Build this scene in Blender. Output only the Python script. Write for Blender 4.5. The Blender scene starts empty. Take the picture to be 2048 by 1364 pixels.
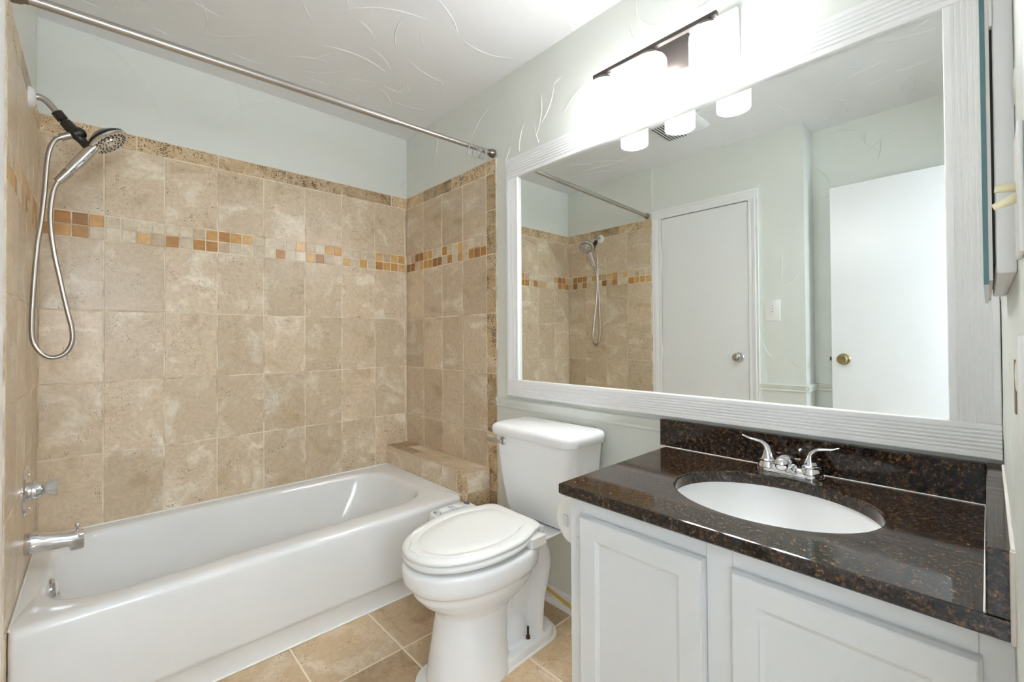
import bpy, bmesh, math, random
from mathutils import Vector, Matrix

sc = bpy.context.scene
COL = sc.collection
PI = math.pi

# ------------------------------------------------------------------ camera
CAM = Vector((-1.45125, -2.5472, 1.14996))
YAW, PITCH, ROLL, FPX, PPX, PPY = 0.74944, 0.01118, -0.00631, 886.414, 1022.98, 667.20
F = Vector((math.sin(YAW) * math.cos(PITCH), math.cos(YAW) * math.cos(PITCH), math.sin(PITCH)))
R = Vector((math.cos(YAW), -math.sin(YAW), 0))
U = R.cross(F)
R2 = R * math.cos(ROLL) + U * math.sin(ROLL)
U2 = -R * math.sin(ROLL) + U * math.cos(ROLL)
cd = bpy.data.cameras.new('camera')
cam = bpy.data.objects.new('camera', cd)
COL.objects.link(cam)
m = Matrix((R2, U2, -F)).transposed().to_4x4()
m.translation = CAM
cam.matrix_world = m
cd.sensor_width = 36
cd.lens = FPX / 2048 * 36
cd.shift_x = (1024 - PPX) / 2048
cd.shift_y = (PPY - 682) / 2048
cd.clip_start = 0.005
sc.camera = cam

# ------------------------------------------------------------------ world, daylight, exposure
w = bpy.data.worlds.new('daylight')
sc.world = w
w.use_nodes = True
w.node_tree.nodes['Background'].inputs[0].default_value = (0.82, 0.92, 1.0, 1)
w.node_tree.nodes['Background'].inputs[1].default_value = 12.5
for nm, sx_, sy_, loc_, rot_ in (('hall_end_portal', .85, 1.9, (2.02, -3.225, 1.30), (PI / 2, 0, PI / 2)), ('hall_side_portal', .55, .55, (-1.575, -3.765, 1.475), (PI / 2, 0, 0))):
    pl = bpy.data.lights.new(nm, 'AREA')
    pl.shape = 'RECTANGLE'
    pl.size, pl.size_y = sx_, sy_
    pl.cycles.is_portal = True  # guides sky light through the added hall windows
    po = bpy.data.objects.new(nm, pl)
    COL.objects.link(po)
    po.location = loc_
    po.rotation_euler = rot_
LAMP = 7.6
BULB = 70.0
sc.view_settings.view_transform = 'Standard'
sc.view_settings.look = 'None'
sc.view_settings.gamma = 1
sc.view_settings.exposure = 1.48
sc.view_settings.use_curve_mapping = False
cy = sc.cycles
cy.use_denoising = True
cy.max_bounces = 18
cy.diffuse_bounces = 14
cy.glossy_bounces = 8
cy.transmission_bounces = 10
cy.sample_clamp_indirect = 6
cy.caustics_reflective = True
cy.blur_glossy = 0.5
cy.caustics_refractive = False


# ------------------------------------------------------------------ materials
def lin(r, g, b, k=1.0):
    def f(c):
        c /= 255
        return (c / 12.92 if c <= .04045 else ((c + .055) / 1.055) ** 2.4) * k
    return (f(r), f(g), f(b), 1)


def mat(name, col, rough=.5, metal=0, spec=.5, coat=0):
    mt = bpy.data.materials.new(name)
    mt.use_nodes = True
    b = mt.node_tree.nodes['Principled BSDF']
    b.inputs['Base Color'].default_value = col
    b.inputs['Roughness'].default_value = rough
    b.inputs['Metallic'].default_value = metal
    b.inputs['Specular IOR Level'].default_value = spec
    b.inputs['Coat Weight'].default_value = coat
    return mt


class NT:
    def __init__(self, mt):
        self.t = mt.node_tree
        self.bsdf = self.t.nodes['Principled BSDF']

    def n(self, typ, **kw):
        x = self.t.nodes.new(typ)
        for k, v in kw.items():
            setattr(x, k, v)
        return x

    def l(self, a, b):
        self.t.links.new(a, b)

    def noise(self, vec, scale, detail=4, rough=.55, dist=0):
        x = self.n('ShaderNodeTexNoise')
        x.inputs['Scale'].default_value = scale
        x.inputs['Detail'].default_value = detail
        x.inputs['Roughness'].default_value = rough
        x.inputs['Distortion'].default_value = dist
        self.l(vec, x.inputs['Vector'])
        return x.outputs['Fac']

    def ramp(self, fac, stops, interp='LINEAR'):
        x = self.n('ShaderNodeValToRGB')
        x.color_ramp.interpolation = interp
        e = x.color_ramp.elements
        while len(e) < len(stops):
            e.new(.5)
        for s, (p, c) in zip(e, stops):
            s.position = p
            s.color = c
        self.l(fac, x.inputs['Fac'])
        return x.outputs['Color']

    def mix(self, fac, a, b, blend='MIX'):
        x = self.n('ShaderNodeMix', data_type='RGBA', blend_type=blend)
        for sock, val in ((x.inputs[0], fac), (x.inputs[6], a), (x.inputs[7], b)):
            if isinstance(val, (float, int)):
                sock.default_value = val
            elif isinstance(val, tuple):
                sock.default_value = val
            else:
                self.l(val, sock)
        return x.outputs[2]

    def bump(self, h, strength, dist=.002):
        x = self.n('ShaderNodeBump')
        x.inputs['Strength'].default_value = strength
        x.inputs['Distance'].default_value = dist
        self.l(h, x.inputs['Height'])
        self.l(x.outputs['Normal'], self.bsdf.inputs['Normal'])


def tile_vec(nt, rot=0.0, scl=(1, 1, 1)):
    """position in the room, shifted by a random amount per tile"""
    g = nt.n('ShaderNodeNewGeometry')
    a = nt.n('ShaderNodeAttribute', attribute_name='tile_rand')
    v = nt.n('ShaderNodeVectorMath', operation='MULTIPLY_ADD')
    nt.l(a.outputs['Color'], v.inputs[0])
    v.inputs[1].default_value = (17, 23, 31)
    nt.l(g.outputs['Position'], v.inputs[2])
    mp = nt.n('ShaderNodeMapping')
    mp.inputs['Rotation'].default_value = (rot, rot, rot)
    mp.inputs['Scale'].default_value = scl
    nt.l(v.outputs[0], mp.inputs['Vector'])
    sx = nt.n('ShaderNodeSeparateColor')
    nt.l(a.outputs['Color'], sx.inputs[0])
    return v.outputs[0], mp.outputs[0], sx.outputs


def travertine(name, base, light, dark, pit, rough=.32, pit_amt=.75, var=.25, cs=6, pt=.945):
    mt = mat(name, base, rough)
    nt = NT(mt)
    v, vs, rnd = tile_vec(nt, .7, (1, .45, 1))
    cloud = nt.noise(vs, cs, 7, .62, .6)
    c = nt.ramp(cloud, [(.31, dark), (.43, base), (.53, base), (.66, light)])
    fine = nt.noise(v, 55, 5, .7)
    fr = nt.ramp(fine, [(.35, (.86, .85, .83, 1)), (.6, (1.05, 1.05, 1.05, 1))])
    c = nt.mix(.9, c, fr, 'MULTIPLY')
    warm = nt.noise(v, 9, 4, .6)
    wr = nt.ramp(warm, [(.62, (0, 0, 0, 1)), (.74, (1, 1, 1, 1))])
    c = nt.mix(wr, c, nt.mix(.5, c, (base[0] * .88, base[1] * .76, base[2] * .55, 1)), 'MIX')
    # small dark pits, gathered in patches
    p1 = nt.noise(v, 170, 2, .5)
    p2 = nt.noise(v, 13, 3, .6)
    a = nt.n('ShaderNodeMath', operation='MULTIPLY_ADD')
    nt.l(p2, a.inputs[0])
    a.inputs[1].default_value = .55
    nt.l(p1, a.inputs[2])
    pr = nt.ramp(a.outputs[0], [(pt, (0, 0, 0, 1)), (pt + .055, (1, 1, 1, 1))])
    pm = nt.n('ShaderNodeMath', operation='MULTIPLY')
    nt.l(pr, pm.inputs[0])
    pm.inputs[1].default_value = pit_amt
    c = nt.mix(pm.outputs[0], c, pit)
    tone = nt.ramp(rnd[2], [(0, (1 - var * .6, 1 - var * .65, 1 - var * .75, 1)), (1, (1 + var * .25, 1 + var * .25, 1 + var * .25, 1))])
    c = nt.mix(1.0, c, tone, 'MULTIPLY')
    nt.l(c, nt.bsdf.inputs['Base Color'])
    nt.bump(nt.mix(.5, fine, p1), .25, .0015)
    return mt


K = 1.18
M = {}
M['tile'] = travertine('travertine_tile', lin(199, 181, 157, K), lin(220, 209, 192, K), lin(179, 159, 131, K), lin(122, 102, 78))
M['border'] = travertine('border_tile', lin(192, 168, 134, K), lin(216, 200, 176, K), lin(142, 108, 66, K), lin(84, 62, 38), pit_amt=.9, var=.55, cs=16, pt=.86)
M['floor_tile'] = travertine('floor_travertine', lin(190, 166, 135, K), lin(210, 193, 170, K), lin(162, 134, 100, K), lin(110, 84, 54), rough=.38, var=.3)

mt = mat('mosaic_stone', lin(190, 170, 140), .3)
nt = NT(mt)
v, vs, rnd = tile_vec(nt)
c = nt.ramp(rnd[0], [(0, lin(196, 182, 160, K)), (.24, lin(206, 194, 172, K)), (.38, lin(186, 166, 140, K)), (.48, lin(202, 166, 112, K)),
                     (.62, lin(192, 150, 92, K)), (.80, lin(172, 124, 66, K)), (.92, lin(150, 106, 58, K))], 'CONSTANT')
c = nt.mix(.8, c, nt.ramp(nt.noise(v, 40, 5, .65), [(.3, (.72, .68, .62, 1)), (.65, (1.1, 1.1, 1.1, 1))]), 'MULTIPLY')
nt.l(c, nt.bsdf.inputs['Base Color'])
M['mosaic'] = mt

mt = mat('grout', lin(208, 190, 164, 1.1), .85, spec=.2)
nt = NT(mt)
g = nt.n('ShaderNodeNewGeometry')
c = nt.ramp(nt.noise(g.outputs['Position'], 9, 4), [(.33, lin(184, 164, 138, 1.05)), (.55, lin(219, 207, 188, 1.15))])
nt.l(c, nt.bsdf.inputs['Base Color'])
M['grout'] = mt
M['floor_grout'] = mat('floor_grout', lin(226, 214, 194, 1.1), .85, spec=.2)


def paint(name, col, rough, bump=.12, scale=90):
    mt = mat(name, col, rough)
    nt = NT(mt)
    g = nt.n('ShaderNodeNewGeometry')
    h = nt.noise(g.outputs['Position'], scale, 4, .6)
    nt.bump(h, bump, .002)
    return mt


M['wall'] = paint('pale_sage_wall_paint', (.725, .745, .705, 1), .42, .1, 60)
M['ceil'] = paint('warm_white_ceiling_paint', (.80, .805, .82, 1), .5, .1, 60)
M['trim'] = paint('white_trim_paint', (.845, .85, .86, 1), .35, .05, 40)
M['frame'] = mat('white_frame_gloss', (.845, .85, .86, 1), .3)
M['door'] = paint('white_door_paint', (.825, .83, .84, 1), .28, .05, 30)
M['vanity'] = paint('grey_white_cabinet_paint', (.70, .715, .725, 1), .38, .06, 60)
M['porcelain'] = mat('white_porcelain', (.845, .85, .86, 1), .09)
M['tub'] = mat('white_tub_enamel', (.80, .805, .81, 1), .13)
M['sink'] = mat('white_sink_china', (.84, .845, .85, 1), .12)
M['plastic'] = mat('white_plastic', (.82, .82, .80, 1), .3)
M['plastic_grey'] = mat('pale_grey_panel', (.62, .65, .68, 1), .3)
M['dot'] = mat('dark_print', (.05, .06, .08, 1), .4)
M['blue'] = mat('navy_badge', (.035, .075, .15, 1), .3)
M['chrome'] = mat('chrome', (.72, .72, .73, 1), .06, 1)
M['nickel'] = mat('brushed_nickel', (.50, .465, .43, 1), .34, 1)
M['steel'] = mat('steel_hose', (.46, .425, .385, 1), .3, 1)
M['bolt'] = mat('rusty_bolt', (.10, .065, .045, 1), .5, .8)
M['black'] = mat('black_brown_plastic', (.022, .019, .016, 1), .28)
M['bronze'] = mat('dark_bronze_metal', (.085, .072, .066, 1), .38, .55)
M['rodcap'] = mat('dark_nickel_cap', (.27, .235, .22, 1), .3, 1)
M['brass'] = mat('antique_brass', (.42, .34, .17, 1), .22, 1)
M['dark'] = mat('dark_gap', (.03, .027, .024, 1), .6)
M['brown'] = mat('bare_brown_wood', (.26, .20, .13, 1), .6)
M['ivory'] = mat('ivory_plastic', (.76, .70, .46, 1), .35)
M['yellow'] = mat('yellow_tape', (.72, .52, .12, 1), .5)
M['cream'] = mat('cream_backing', (.74, .70, .66, 1), .5)
M['mirror'] = mat('mirror_silver', (.84, .865, .845, 1), .0, 1)
M['caulk'] = mat('white_caulk', (.84, .83, .80, 1), .5)
M['glass_edge'] = mat('teal_glass_edge', (.06, .17, .18, 1), .12)
M['lino'] = mat('hall_floor', (.40, .33, .25, 1), .5)
M['clear'] = mat('clear_plastic', (.93, .94, .94, 1), .12)
M['clear'].node_tree.nodes['Principled BSDF'].inputs['Transmission Weight'].default_value = .62
M['clear'].node_tree.nodes['Principled BSDF'].inputs['IOR'].default_value = 1.35

mt = mat('opal_glass_lit', (.9, .9, .88, 1), .25)
b = mt.node_tree.nodes['Principled BSDF']
b.inputs['Emission Color'].default_value = (.975, .99, 1, 1)
b.inputs['Emission Strength'].default_value = LAMP
M['opal'] = mt
mt = mat('lit_bulb', (.9, .9, .88, 1), .25)
b = mt.node_tree.nodes['Principled BSDF']
b.inputs['Emission Color'].default_value = (.975, .99, 1, 1)
b.inputs['Emission Strength'].default_value = BULB
M['bulb'] = mt

mt = mat('brown_granite', (.02, .015, .012, 1), .07)
nt = NT(mt)
g = nt.n('ShaderNodeNewGeometry')
P = g.outputs['Position']
n1 = nt.noise(P, 115, 6, .72, .3)
n2 = nt.noise(P, 240, 4, .7)
n3 = nt.noise(P, 38, 4, .6)
c = nt.ramp(n1, [(.34, (.006, .005, .004, 1)), (.47, (.018, .013, .010, 1)), (.55, (.060, .033, .017, 1)), (.62, (.19, .095, .042, 1)), (.72, (.33, .20, .11, 1))])
c2 = nt.ramp(n2, [(.40, (.25, .25, .27, 1)), (.60, (1.25, 1.2, 1.15, 1))])
c = nt.mix(1.0, c, c2, 'MULTIPLY')
gr = nt.ramp(n3, [(.56, (0, 0, 0, 1)), (.68, (1, 1, 1, 1))])
c = nt.mix(gr, c, nt.mix(.45, c, (.045, .045, .05, 1)))
nt.l(c, nt.bsdf.inputs['Base Color'])
M['granite'] = mt


# ------------------------------------------------------------------ mesh building
class MB:
    def __init__(s):
        s.v, s.f, s.m, s.c = [], [], [], []

    def add(s, vs, fs, mi=0, col=(0, 0, 0, 1)):
        o = len(s.v)
        s.v += [Vector(p) for p in vs]
        for f in fs:
            s.f.append([i + o for i in f])
            s.m.append(mi)
            s.c.append(col)
        return s

    def box(s, x0, x1, y0, y1, z0, z1, bev=0, seg=2, mi=0):
        if not bev:
            vs = [(x, y, z) for z in (z0, z1) for y in (y0, y1) for x in (x0, x1)]
            return s.add(vs, [(0, 2, 3, 1), (4, 5, 7, 6), (0, 1, 5, 4), (2, 6, 7, 3), (0, 4, 6, 2), (1, 3, 7, 5)], mi)
        bm = bmesh.new()
        bmesh.ops.create_cube(bm, size=1)
        for q in bm.verts:
            q.co = Vector(((x0 + x1) / 2 + q.co.x * (x1 - x0), (y0 + y1) / 2 + q.co.y * (y1 - y0), (z0 + z1) / 2 + q.co.z * (z1 - z0)))
        bmesh.ops.bevel(bm, geom=bm.edges[:], offset=bev, segments=seg, profile=.5, affect='EDGES')
        return s.bm(bm, mi)

    def bm(s, bm, mi=0):
        bm.verts.ensure_lookup_table()
        bm.verts.index_update()
        s.add([v.co.copy() for v in bm.verts], [[v.index for v in f.verts] for f in bm.faces], mi)
        bm.free()
        return s

    def loft(s, rings, cap0=True, cap1=True, mi=0, closed=True):
        n = len(rings[0])
        vs = [p for r in rings for p in r]
        fs = []
        for i in range(len(rings) - 1):
            for j in range(n if closed else n - 1):
                k = (j + 1) % n
                fs.append((i * n + j, i * n + k, (i + 1) * n + k, (i + 1) * n + j))
        if cap0:
            fs.append(tuple(range(n))[::-1])
        if cap1:
            fs.append(tuple((len(rings) - 1) * n + j for j in range(n)))
        return s.add(vs, fs, mi)

    def lathe(s, prof, origin, axis, n=32, mi=0, cap0=True, cap1=True):
        a = Vector(axis).normalized()
        t = Vector((0, 0, 1)) if abs(a.z) < .9 else Vector((1, 0, 0))
        p = a.cross(t).normalized()
        q = a.cross(p)
        o = Vector(origin)
        rings = [[o + a * h + (p * math.cos(2 * PI * j / n) + q * math.sin(2 * PI * j / n)) * max(r, 1e-5) for j in range(n)] for r, h in prof]
        return s.loft(rings, cap0, cap1, mi)

    def tube(s, pts, rad, n=12, mi=0, caps=True, flat=None):
        pts = [Vector(p) for p in pts]
        if not isinstance(rad, (list, tuple)):
            rad = [rad] * len(pts)
        rings = []
        up = None
        for i, p in enumerate(pts):
            d = (pts[min(i + 1, len(pts) - 1)] - pts[max(i - 1, 0)]).normalized()
            if up is None:
                up = Vector((0, 1, 0)) if abs(d.y) < .9 else Vector((0, 0, 1))
            a = d.cross(up).normalized()
            bb = a.cross(d).normalized()
            up = bb
            fa, fb = flat or (1, 1)
            rings.append([p + a * math.cos(2 * PI * j / n) * rad[i] * fa + bb * math.sin(2 * PI * j / n) * rad[i] * fb for j in range(n)])
        return s.loft(rings, caps, caps, mi)

    def sphere(s, c, r, n=20, mi=0, sx=1, sy=1, sz=1):
        bm = bmesh.new()
        bmesh.ops.create_uvsphere(bm, u_segments=n, v_segments=n // 2, radius=1)
        for q in bm.verts:
            q.co = Vector((c[0] + q.co.x * r * sx, c[1] + q.co.y * r * sy, c[2] + q.co.z * r * sz))
        return s.bm(bm, mi)


ROOT = {}


def finish(name, me, parent, loc):
    o = bpy.data.objects.new(name, me)
    COL.objects.link(o)
    if parent:
        o.parent = parent
        ROOT[o.name] = ROOT[parent.name]
    else:
        o.location = loc
        ROOT[o.name] = Vector(loc)
    return o


def mk(name, b, mats, parent=None, loc=(0, 0, 0), ang=35, label=None):
    off = ROOT[parent.name] if parent else Vector(loc)
    me = bpy.data.meshes.new(name)
    me.from_pydata([p - off for p in b.v], [], b.f)
    for x in (mats if isinstance(mats, list) else [mats]):
        me.materials.append(M[x])
    me.polygons.foreach_set('material_index', b.m)
    if any(c[3] != 1 for c in b.c):
        a = me.color_attributes.new('tile_rand', 'FLOAT_COLOR', 'CORNER')
        buf = []
        for p in me.polygons:
            buf += list(b.c[p.index]) * p.loop_total
        a.data.foreach_set('color', buf)
    bm = bmesh.new()
    bm.from_mesh(me)
    if not any(c[3] != 1 for c in b.c):
        bmesh.ops.recalc_face_normals(bm, faces=bm.faces)
    bm.to_mesh(me)
    bm.free()
    me.polygons.foreach_set('use_smooth', [True] * len(me.polygons))
    me.set_sharp_from_angle(angle=math.radians(6 if any(c[3] != 1 for c in b.c) else ang))
    o = finish(name, me, parent, loc)
    if label:
        o['label'] = label
    return o


def tag(o, label, cat, group=None):
    o['label'] = label
    o['category'] = cat
    if group:
        o['group'] = group
    return o


def thing(name, label, cat, loc, group=None):
    o = bpy.data.objects.new(name, None)
    o.empty_display_size = .05
    COL.objects.link(o)
    o.location = loc
    ROOT[o.name] = Vector(loc)
    return tag(o, label, cat, group)


def struct(o, label=None, cat=None):
    o['kind'] = 'structure'
    if label:
        o['label'] = label
    if cat:
        o['category'] = cat
    return o


def fuse(name, b, mname, voxel, parent, smooth=6, label=None):
    """join overlapping closed shells into one continuous ceramic surface"""
    o = mk(name, b, mname, parent, label=label)
    r = o.modifiers.new('r', 'REMESH')
    r.mode = 'VOXEL'
    r.voxel_size = voxel
    sm = o.modifiers.new('s', 'SMOOTH')
    sm.factor = .5
    sm.iterations = smooth
    dg = bpy.context.evaluated_depsgraph_get()
    me = bpy.data.meshes.new_from_object(o.evaluated_get(dg))
    o.modifiers.clear()
    o.data = me
    me.name = name
    if not me.materials:
        me.materials.append(M[mname])
    me.polygons.foreach_set('use_smooth', [True] * len(me.polygons))
    return o


def bez(pts, n=8):
    """Catmull-Rom through points"""
    P = [Vector(p) for p in pts]
    P = [P[0] * 2 - P[1]] + P + [P[-1] * 2 - P[-2]]
    out = []
    for i in range(1, len(P) - 2):
        a, b, c, d = P[i - 1:i + 3]
        for k in range(n):
            t = k / n
            out.append(.5 * ((2 * b) + (c - a) * t + (2 * a - 5 * b + 4 * c - d) * t * t + (3 * b - a - 3 * c + d) * t ** 3))
    out.append(P[-2])
    return out


def rpoly(corners, radii, z, n=8):
    """rounded polygon, counter-clockwise corners in xy, n+1 points per corner"""
    out = []
    N = len(corners)
    for i in range(N):
        p = Vector(corners[i])
        a = (Vector(corners[i - 1]) - p).normalized()
        c = (Vector(corners[(i + 1) % N]) - p).normalized()
        half = a.angle(c) / 2
        r = radii[i] if isinstance(radii, (list, tuple)) else radii
        d = r / math.tan(half)
        cen = p + (a + c).normalized() * (r / math.sin(half))
        s, e = p + a * d - cen, p + c * d - cen
        a0 = math.atan2(s.y, s.x)
        a1 = math.atan2(e.y, e.x)
        da = (a1 - a0 + PI) % (2 * PI) - PI
        for k in range(n + 1):
            t = a0 + da * k / n
            q = cen + Vector((math.cos(t), math.sin(t))) * r
            out.append(Vector((q.x, q.y, z)))
    return out


def rrect(x0, x1, y0, y1, r, z, n=8):
    return rpoly([(x0, y0), (x1, y0), (x1, y1), (x0, y1)], r, z, n)


RND = random.Random(7)


def tile_cells(b, P0, Uv, Vv, Nv, cells, gap=.0052, depth=.003, bev=.0014):
    P0, Uv, Vv, Nv = Vector(P0), Vector(Uv), Vector(Vv), Vector(Nv)
    flip = Uv.cross(Vv).dot(Nv) < 0
    for (u0, u1, v0, v1, mi) in cells:
        g = gap / 2
        a = [(u0 + g, v0 + g), (u1 - g, v0 + g), (u1 - g, v1 - g), (u0 + g, v1 - g)]
        s = bev
        t = [(u0 + g + s, v0 + g + s), (u1 - g - s, v0 + g + s), (u1 - g - s, v1 - g - s), (u0 + g + s, v1 - g - s)]
        vs = [P0 + Uv * x + Vv * y - Nv * depth for x, y in a] + [P0 + Uv * x + Vv * y - Nv * s * .6 for x, y in a] + [P0 + Uv * x + Vv * y for x, y in t]
        fs = [(8, 9, 10, 11)]
        for j in range(4):
            k = (j + 1) % 4
            fs += [(j, k, 4 + k, 4 + j), (4 + j, 4 + k, 8 + k, 8 + j)]
        if flip:
            fs = [f[::-1] for f in fs]
        b.add(vs, fs, mi, (RND.random(), RND.random(), RND.random(), .5))


def grout_plane(b, P0, Uv, Vv, Nv, u0, u1, v0, v1, mi, depth=.0014):
    P0, Uv, Vv, Nv = Vector(P0), Vector(Uv), Vector(Vv), Vector(Nv)
    vs = [P0 + Uv * x + Vv * y - Nv * depth for x, y in ((u0, v0), (u1, v0), (u1, v1), (u0, v1))]
    f = (0, 1, 2, 3) if Uv.cross(Vv).dot(Nv) > 0 else (3, 2, 1, 0)
    b.add(vs, [f], mi, (0, 0, 0, .5))


def ridges(b, P0, Uv, Vv, Nv, n, seed, inside, W, H, rmin=.14, rmax=.42, width=.0040, height=.0022):
    """raised trowel arcs of the skip-trowel plaster"""
    rd = random.Random(seed)
    P0, Uv, Vv, Nv = Vector(P0), Vector(Uv), Vector(Vv), Vector(Nv)
    for _ in range(n):
        cx, cyy = rd.uniform(-.1, W + .1), rd.uniform(-.2, H + .1)
        r = rd.uniform(rmin, rmax)
        a0 = rd.uniform(0, 2 * PI)
        sw = rd.uniform(.35, 1.15)
        ecc = rd.uniform(.75, 1.3)
        run = []
        k = 22
        for i in range(k + 1):
            t = a0 + sw * i / k
            u, v = cx + r * math.cos(t), cyy + r * ecc * math.sin(t)
            if not inside(u, v):
                break
            nu, nv = math.cos(t), math.sin(t)
            e = max(math.sin(PI * i / k), 0) ** .6
            run.append((u, v, nu, nv, e))
        if len(run) < 6:
            continue
        vs, fs = [], []
        for u, v, nu, nv, e in run:
            ww = width * (.35 + .65 * e)
            hh = height * e + .0001
            for dd, h in ((-ww, -.0003), (-ww * .3, hh), (ww * .5, hh * .7), (ww, -.0003)):
                vs.append(P0 + Uv * (u + nu * dd) + Vv * (v + nv * dd) + Nv * h)
        for i in range(len(run) - 1):
            for j in range(3):
                fs.append((i * 4 + j, i * 4 + j + 1, i * 4 + 5 + j, i * 4 + 4 + j))
        b.add(vs, fs, 0)


# ------------------------------------------------------------------ room constants
WL = -1.628      # face of the tile on the shower wall
H = 2.44
YF = -2.568      # wall with the entry doorway
zC, zB, zA, zMB, zMT, zBB, zTOP = .6777, .9766, 1.2785, 1.5777, 1.6832, 1.986, 2.0558
ROWS = [.378, zC, zB, zA, zMB]
EX, EY, EZ = Vector((1, 0, 0)), Vector((0, 1, 0)), Vector((0, 0, 1))

# ------------------------------------------------------------------ floor and ceiling
b = MB()
b.box(-1.95, .1, -2.67, .1, -.06, -.0045)
b.c = [(0, 0, 0, .5)] * len(b.f)
b.m = [1] * len(b.f)
cells = []
gx = [-.620 + .307 * k for k in range(-5, 4)]
gy = [-1.048 + .307 * k for k in range(-6, 2)]
for i in range(len(gx) - 1):
    for j in range(len(gy) - 1):
        x0, x1, y0, y1 = max(gx[i], -1.85), min(gx[i + 1], .006), max(gy[j], -2.66), min(gy[j + 1], -.74)
        if x1 - x0 > .01 and y1 - y0 > .01:
            cells.append((x0, x1, y0, y1, 0))
tile_cells(b, (0, 0, 0), EX, EY, EZ, cells, gap=.007, depth=.004, bev=.002)
grout_plane(b, (0, 0, 0), EX, EY, EZ, -1.85, .006, -2.67, -.74, 1, .0018)
struct(mk('floor', b, ['floor_tile', 'floor_grout']), 'beige square floor tiles with pale grout', 'floor')

b = MB()
b.box(-1.95, .1, -2.67, .1, H, H + .08)
ridges(b, (-1.83, -2.56, H), EX, EY, -EZ, 150, 3, lambda u, v: 0 < u < 1.83 and 0 < v < 2.55, 1.83, 2.55)
struct(mk('ceiling', b, 'ceil'), 'white ceiling with raised trowel arcs', 'ceiling')


# ------------------------------------------------------------------ walls
def tiled_rows(cols, skip_low=False):
    out = []
    for r in range(4):
        for u0, u1 in cols:
            out.append((u0, u1, ROWS[r], ROWS[r + 1], 0))
    for u0, u1 in cols:
        out.append((u0, u1, zMT, zBB, 0))
    return out


# back wall (long side of the tub)
b = MB()
b.box(-1.75, .1, .007, .107, 0, H)
ridges(b, (WL, .007, 0), EX, EZ, -EY, 70, 11, lambda u, v: 0 < u < 1.62 and zTOP + .02 < v < H, 1.62, H, height=.0014)
wb = struct(mk('wall_back', b, 'wall'), 'wall along the tub, pale paint above stone tile', 'wall')
b = MB()
xs = [-(.2183 + .2032 * i) for i in range(7)]
cols = [(x - .2032, x) for x in xs[:-1]] + [(-.2183, -.0145)] + [(WL, -1.4375)]
cells = tiled_rows(cols)
p = .0508
k = 0
x = -.0115
while x > WL:
    x0 = max(x - p, WL)
    for r in range(2):
        cells.append((x0, x, zMB + r * .05275, zMB + (r + 1) * .05275, 1))
    x -= p
jx = [0, -.1075, -.419, -.7175, -1.027, -1.3314, WL]
for i in range(len(jx) - 1):
    cells.append((jx[i + 1], jx[i], zBB, zTOP, 2))
cells += [(-.0145, 0, zz0, zz1, 0) for zz0, zz1 in ((.378, zC), (zC, zB), (zB, zA), (zA, zMB), (zMT, zBB))]
tile_cells(b, (0, 0, 0), EX, EZ, -EY, cells)
grout_plane(b, (0, 0, 0), EX, EZ, -EY, WL, 0, .36, zTOP, 3)
b.add([(WL, 0.0022, zTOP), (0, .0022, zTOP), (0, .007, zTOP), (WL, .007, zTOP)], [(0, 1, 2, 3)], 3, (0, 0, 0, .5))
mk('tile_field', b, ['tile', 'mosaic', 'border', 'grout'], wb, label='beige stone tiles with a two-row mosaic band')

# right wall (mirror, toilet and vanity)
b = MB()
b.box(.006, .106, -2.67, .107, 0, H)


def in_r(u, v):
    y = -u
    if not (.005 < u < 2.56 and .1 < v < H):
        return False
    if u < .885:
        return v > zTOP + .01
    if v < .87:
        return False
    if .955 < u and .86 < v < 2.03:
        return False
    return True


ridges(b, (.006, 0, 0), -EY, EZ, -EX, 360, 21, in_r, 2.56, H, .12, .36, width=.0034, height=.0030)
wr = struct(mk('wall_right', b, 'wall'), 'pale sage wall behind mirror, toilet and vanity', 'wall')
b = MB()
cols = [(.2005 * i, .2005 * (i + 1)) for i in range(4)]
cells = tiled_rows(cols)
for i in range(16):
    for r in range(2):
        cells.append((.0501 * i, .0501 * (i + 1), zMB + r * .05275, zMB + (r + 1) * .05275, 1))
jx = [0, .2005, .50, .802]
for i in range(3):
    cells.append((jx[i], jx[i + 1], zBB, zTOP, 2))
jz = [0, .09, .39, zC, zB, zA, zMB, 1.80, zBB, zTOP]
for i in range(len(jz) - 1):
    cells.append((.802, .877, jz[i], jz[i + 1], 2))
tile_cells(b, (0, 0, 0), -EY, EZ, -EX, cells)
grout_plane(b, (0, 0, 0), -EY, EZ, -EX, 0, .877, .0, zTOP, 3)
b.box(.0, .006, -.8795, -.877, 0, zTOP, mi=3)
b.box(.001, .006, -.877, 0, zTOP - .001, zTOP + .001, mi=3)
b.c = [c if c[3] != 1 else (0, 0, 0, .5) for c in b.c]
mk('tile_field', b, ['tile', 'mosaic', 'border', 'grout'], wr, label='stone tile end wall with rough brown edging strip')

# left wall: shower valve wall, closet door, jog
b = MB()
XW, XR, XT = -1.648, -1.850, -1.634
b.box(XR, XT, -.815, .107, 0, H)
b.box(XR, XW, -.884, -.815, 0, H)
b.box(XR, XW, -1.494, -.884, 2.041, H)
b.box(XR, XW, -1.806, -1.494, 0, H)
b.box(XR, XW - .06, -1.494, -.884, 0, 2.041)  # added backing, stops sky light leaking round the closet door
ridges(b, (XT, 0, 0), -EY, EZ, EX, 60, 33, lambda u, v: 0.01 < u < .81 and zTOP + .01 < v < H, .81, H, .1, .3, height=.0014)
ridges(b, (XW, 0, 0), -EY, EZ, EX, 130, 31, lambda u, v: (.83 <= u < 1.56 and 2.115 < v < H) or (1.565 < u < 1.80 and .87 < v < H), 1.81, H, .1, .3)
wl = struct(mk('wall_left', b, 'wall'), 'wall with the shower fittings and closet door', 'wall')
b = MB()
vy = [0, .19, .397, .597, .808]
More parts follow.
